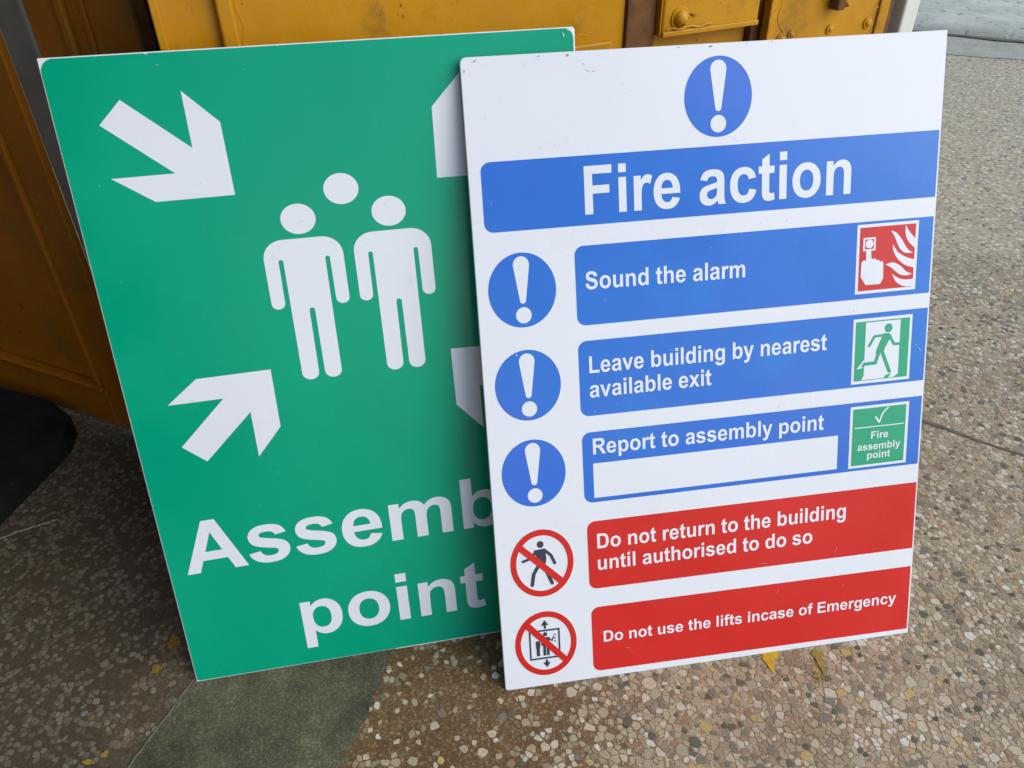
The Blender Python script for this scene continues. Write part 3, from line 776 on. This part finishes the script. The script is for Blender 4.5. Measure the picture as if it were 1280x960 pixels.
F.sheet('lettering', text_shapes('available exit', 95.4, 294.4, 209.0, 15.7), M['print_white'], 2, b2)
b3 = band(86.4, 190.6, 418.2, 261, M['blue'])
F.sheet('lettering', text_shapes('Report to assembly point', 96.3, 238.9, 319.6, 15.6, 237.6), M['print_white'], 2, b3)
F.sheet('blank_box', [[rrect(95.8, 195, 334.4, 229.8)]], M['print_white'], 2, b3)
r1 = band(87.6, 99.3, 418.4, 171, M['red'], 'prohibition_band')
F.sheet('lettering', text_shapes('Do not return to the building', 96.8, 142.0, 345.6, 15.5), M['print_white'], 2, r1)
F.sheet('lettering', text_shapes('until authorised to do so', 96.6, 119.0, 311.8, 15.3), M['print_white'], 2, r1)
r2 = band(88.2, 7.3, 418.1, 79, M['red'], 'prohibition_band')
F.sheet('lettering', text_shapes('Do not use the lifts incase of Emergency', 99.6, 39.3, 404, 12.2), M['print_white'], 2, r2)
F.warp = None
# fire alarm symbol
f1 = F.sheet('alarm_symbol', [[rrect(345.2, 367, 404.1, 431.1)]], M['print_white'], 2)
F.sheet('red_field', [[rrect(348.0, 369.8, 401.4, 428.3)]], M['red'], 3, f1)
hand = [(354.2, 407.7), (354.6, 397.5), (352.4, 398.4), (350.2, 396.6), (350.0, 383.3), (354.9, 375.2), (369.1, 375.0), (371.9, 380.2), (371.4, 394.6), (369.9, 396.6), (368.2, 395.6), (366.9, 397.9), (365.0, 397.3), (362.9, 399.6), (360.9, 398.6), (359.6, 399.8), (359.0, 407.3)]
F.sheet('finger_on_button', [[[(351.2, 418.9), (363.1, 418.9), (363.1, 406.8), (351.2, 406.8)], [(352.9, 417.3), (361.5, 417.3), (361.5, 408.4), (352.9, 408.4)]],
    [ell(357.3, 413.1, 3.9, 4.0, 24)], [hand]], M['print_white'], 4, f1)
def smooth(p, tips=()):
    o = []
    n = len(p)
    for i in range(n):
        a, b, c = p[i - 1], p[i], p[(i + 1) % n]
        if i in tips: o.append(b); continue
        for s in (.25, .5, .75):
            m0 = ((a[0] + b[0]) / 2, (a[1] + b[1]) / 2); m1 = ((b[0] + c[0]) / 2, (b[1] + c[1]) / 2)
            o.append(tuple((1 - s) ** 2 * m0[j] + 2 * s * (1 - s) * b[j] + s * s * m1[j] for j in (0, 1)))
    return o
fl = [smooth([(391.2, 427.6), (395.0, 421.4), (401.3, 414.5), (401.35, 405.9), (394.4, 411.9), (391.1, 419.6)], (0, 2, 3)),
      smooth([(377.4, 423.7), (382.6, 421.9), (388.6, 414.5), (393.7, 405.5), (399.6, 401.5), (391.7, 401.5), (385.7, 407.2), (381.7, 417.2)], (0, 4)),
      smooth([(379.6, 411.0), (384.8, 403.0), (393.0, 398.0), (401.35, 395.1), (401.35, 387.6), (392.3, 390.4), (384.0, 397.7), (380.1, 405.5)], (0, 3, 4)),
      smooth([(373.5, 392.9), (380.7, 394.9), (388.9, 390.2), (393.9, 384.3), (400.0, 381.9), (395.2, 380.3), (387.1, 382.2), (379.9, 389.3)], (0, 4)),
      smooth([(380.2, 383.6), (386.2, 379.0), (393.2, 376.7), (401.35, 377.0), (401.35, 370.0), (392.4, 370.3), (384.1, 375.3)], (0, 3, 4))]
F.sheet('flames', [[f] for f in fl], M['print_white'], 4, f1)
# running man exit symbol
f2 = F.sheet('exit_symbol', [[rrect(345.3, 279.7, 403.5, 343.3)]], M['print_white'], 2)
F.sheet('green_field', [[rrect(347.8, 282.6, 401.0, 340.4)]], M['small_green'], 3, f2)
F.sheet('doorway', [[[(357.4, 339.3), (391.6, 339.3), (391.7, 286.5), (387.2, 283.3), (355.2, 283.3), (357.4, 287.7)]]], M['print_white'], 4, f2)
F.sheet('running_man', [[ell(380, 332.2, 3.8, 4.3, 24)], [[(375.6, 327.6), (381.3, 327.0), (383.4, 324.2), (377.4, 313.5), (376.5, 309.5), (368.2, 308.2), (369.6, 313.5), (373.2, 322.6)]]]
    + stroke([(379.5, 325.8), (366.4, 325.2), (361.6, 316.4)], 2.5) + stroke([(381.2, 325.0), (386.2, 316.0), (391.2, 315.9)], 2.6)
    + stroke([(371.8, 310.8), (368.5, 299.2), (354.8, 298.9)], 3.3) + stroke([(374.2, 310.6), (383.0, 289.4)], 3.3), M['small_green'], 5, f2)
F.sheet('shoe', [[[(349.7, 294.6), (356.6, 303.2), (357.6, 302.0), (353.9, 296.6), (357.0, 295.6)]]], M['print_white'], 6, f2)
F.sheet('shadow_mark', [[[(377.8, 283.3), (379.7, 286.3), (384.6, 287.3), (381.9, 283.3)]]], M['small_green'], 6, f2)
# small fire assembly point symbol
f3 = F.sheet('assembly_symbol', [[rrect(346.1, 193.5, 405.4, 257)]], M['print_white'], 2)
F.sheet('green_field', [[rrect(348.8, 196.1, 402.6, 254.3)]], M['small_green'], 3, f3)
F.sheet('tick_mark', stroke([(371.9, 244.4), (375.5, 239.0)], 1.9) + stroke([(375.6, 238.8), (378.4, 247.0), (380.8, 250.2), (384.0, 253.0)], 1.5) + stroke([(350.9, 235.0), (401.1, 234.9)], 1.0, False), M['print_white'], 4, f3)
F.sheet('lettering', text_shapes('Fire', 368.0, 222.4, 385.4, 7.6), M['print_white'], 4, f3)
F.sheet('lettering', text_shapes('assembly', 354.6, 211.2, 398.4, 7.4), M['print_white'], 4, f3)
F.sheet('lettering', text_shapes('point', 364.9, 202.0, 388.4, 7.4), M['print_white'], 4, f3)
# prohibition symbols
def prohib(cx, cy, s):
    ring = F.sheet('prohibition_symbol', [[ell(cx, cy, 30.1, 35.3, 64), ell(cx, cy, 24.6, 29.2, 64)]], M['red'], 2)
    F.sheet('slash', [[s]], M['red'], 3.6, ring)
    return ring
p1 = prohib(43.2, 134.2, [(24.6, 155.9), (19.8, 151.8), (58.7, 110.7), (63.3, 115.3)])
F.sheet('walking_man', [[ell(42.4, 154.1, 3.2, 3.6, 24)], [[(36.6, 148.6), (46.6, 149.6), (47.6, 139.0), (46.4, 132.2), (38.4, 132.2), (38.2, 141.5)]]]
    + stroke([(37.6, 147.6), (34.6, 141.1), (25.2, 138.2)], 2.7) + stroke([(46.0, 148.0), (52.1, 141.5), (55.3, 132.9)], 2.9)
    + stroke([(40.5, 133.5), (34.7, 123.6), (32.7, 112.2)], 3.4) + stroke([(44.4, 133), (51.9, 112.0)], 3.4), M['ink'], 2, p1)
p2 = prohib(42.6, 47.2, [(25.9, 73.6), (21.6, 68.4), (59.9, 23.2), (64.1, 27.8)])
F.sheet('lift_with_people', [[[(26.4, 62.6), (56.6, 62.6), (56.2, 30.3), (26.2, 30.3)], [(28.0, 60.8), (55.0, 60.8), (54.6, 32.1), (27.8, 32.1)]],
    [[(42.3, 73.2), (38.4, 67.4), (46.0, 67.4)]], [rrect(41.2, 63.6, 43.4, 67.6)], [[(42.5, 20.6), (38.8, 26.2), (46.2, 26.2)]], [rrect(41.4, 26.0, 43.6, 29.2)],
    [ell(42.2, 57.6, 2.1, 2.3, 16)], [rrect(37.8, 45, 46.4, 54.2, 1.5)], [rrect(39.6, 34, 42.2, 46)], [rrect(43, 34, 45.6, 46)],
    [rrect(32.6, 42.4, 36.8, 50.8, 1)], [rrect(33.0, 34.2, 36.2, 43)], [ell(51.7, 55.8, .8, .9, 10)], [ell(51.6, 52.2, .8, .9, 10)], [ell(51.5, 48.6, .8, .9, 10)]]
    + stroke([(46, 52.8), (48.6, 49.4), (50.2, 54)], 1.1), M['ink'], 2, p2)
# fine scratches in the film
def scratches(B, n, mat, seed, w=420, h=594):
    r = random.Random(seed); sh = []
    for _ in range(n):
        x, y, a, l = r.uniform(12, w - 30), r.uniform(12, h - 30), r.uniform(0, pi), r.uniform(1.5, 9)
        bend = r.uniform(-.35, .35)
        sh += stroke([(x, y), (x + l * cos(a) / 2, y + l * sin(a) / 2), (x + l * cos(a + bend), y + l * sin(a + bend))], r.uniform(.10, .20), False)
    tag(B.sheet('scratch', sh, mat, 6.5), kind='stuff')
scratches(F, 34, M['scuff_light'], 3); scratches(G, 40, M['scratch_green'], 4)
# scuffs and nicks on the prints
def scuffs(B, lst, mat, name='scuff'):
    sh = []
    r = random.Random(9)
    for x, y, w, h, a in lst:
        n = 7; pts = []
        for k in range(n):
            t = 2 * pi * k / n; q = r.uniform(.6, 1.1); px, py = cos(t) * w * q, sin(t) * h * q
            pts.append((x + px * cos(a) - py * sin(a), y + px * sin(a) + py * cos(a)))
        sh.append([pts])
    tag(B.sheet(name, sh, mat, 6), kind='stuff')
scuffs(F, [(88, 591.2, 1.2, 1.1, 0), (101, 583.5, 1.8, .25, -.6), (104, 578.0, 2.6, .22, -.5), (109, 577.2, 2.2, .2, .1), (64, 591.6, 1.6, .5, 0), (181, 592.2, 1.2, .5, 0), (209, 591.6, 1.4, .8, 0), (240, 592.4, .8, .5, .2),
    (262, 592.5, .8, .4, 0), (12, 590.6, 1.7, .6, .6), (3.2, 583, .5, 1.3, 0), (278, 440.5, 1.4, .2, 1.2), (274, 265.8, 1.8, .2, 1.0), (92, 2.2, 2.6, .25, 0), (345, 352, .6, .6, 0), (30, 560, .4, .3, 0), (52, 586, .4, .4, 0), (140, 560, .35, .3, 0)], M['scuff'])
scuffs(F, [(408, 312.8, 2.0, .22, 0), (412, 308.5, 5.2, .2, -.9), (31.2, 341.5, .9, .9, 0), (112, 352 + 32, 2.2, .18, .4), (330, 465, .5, .4, 0), (120, 285, 1.2, .16, .5), (99, 281, .9, .3, 0)], M['scuff_light'])
scuffs(G, [(178.6, 592.6, .5, .5, 0), (79, 592.6, 2.2, .5, 0), (60, 533, .5, .5, 0), (410, 588, .8, 2, .2), (86, 584.4, 1.3, .25, .4), (150, 577, .4, .3, 0), (23, 497, .5, .4, 0), (414.5, 591.8, 2, .9, .3)], M['scuff_light'])
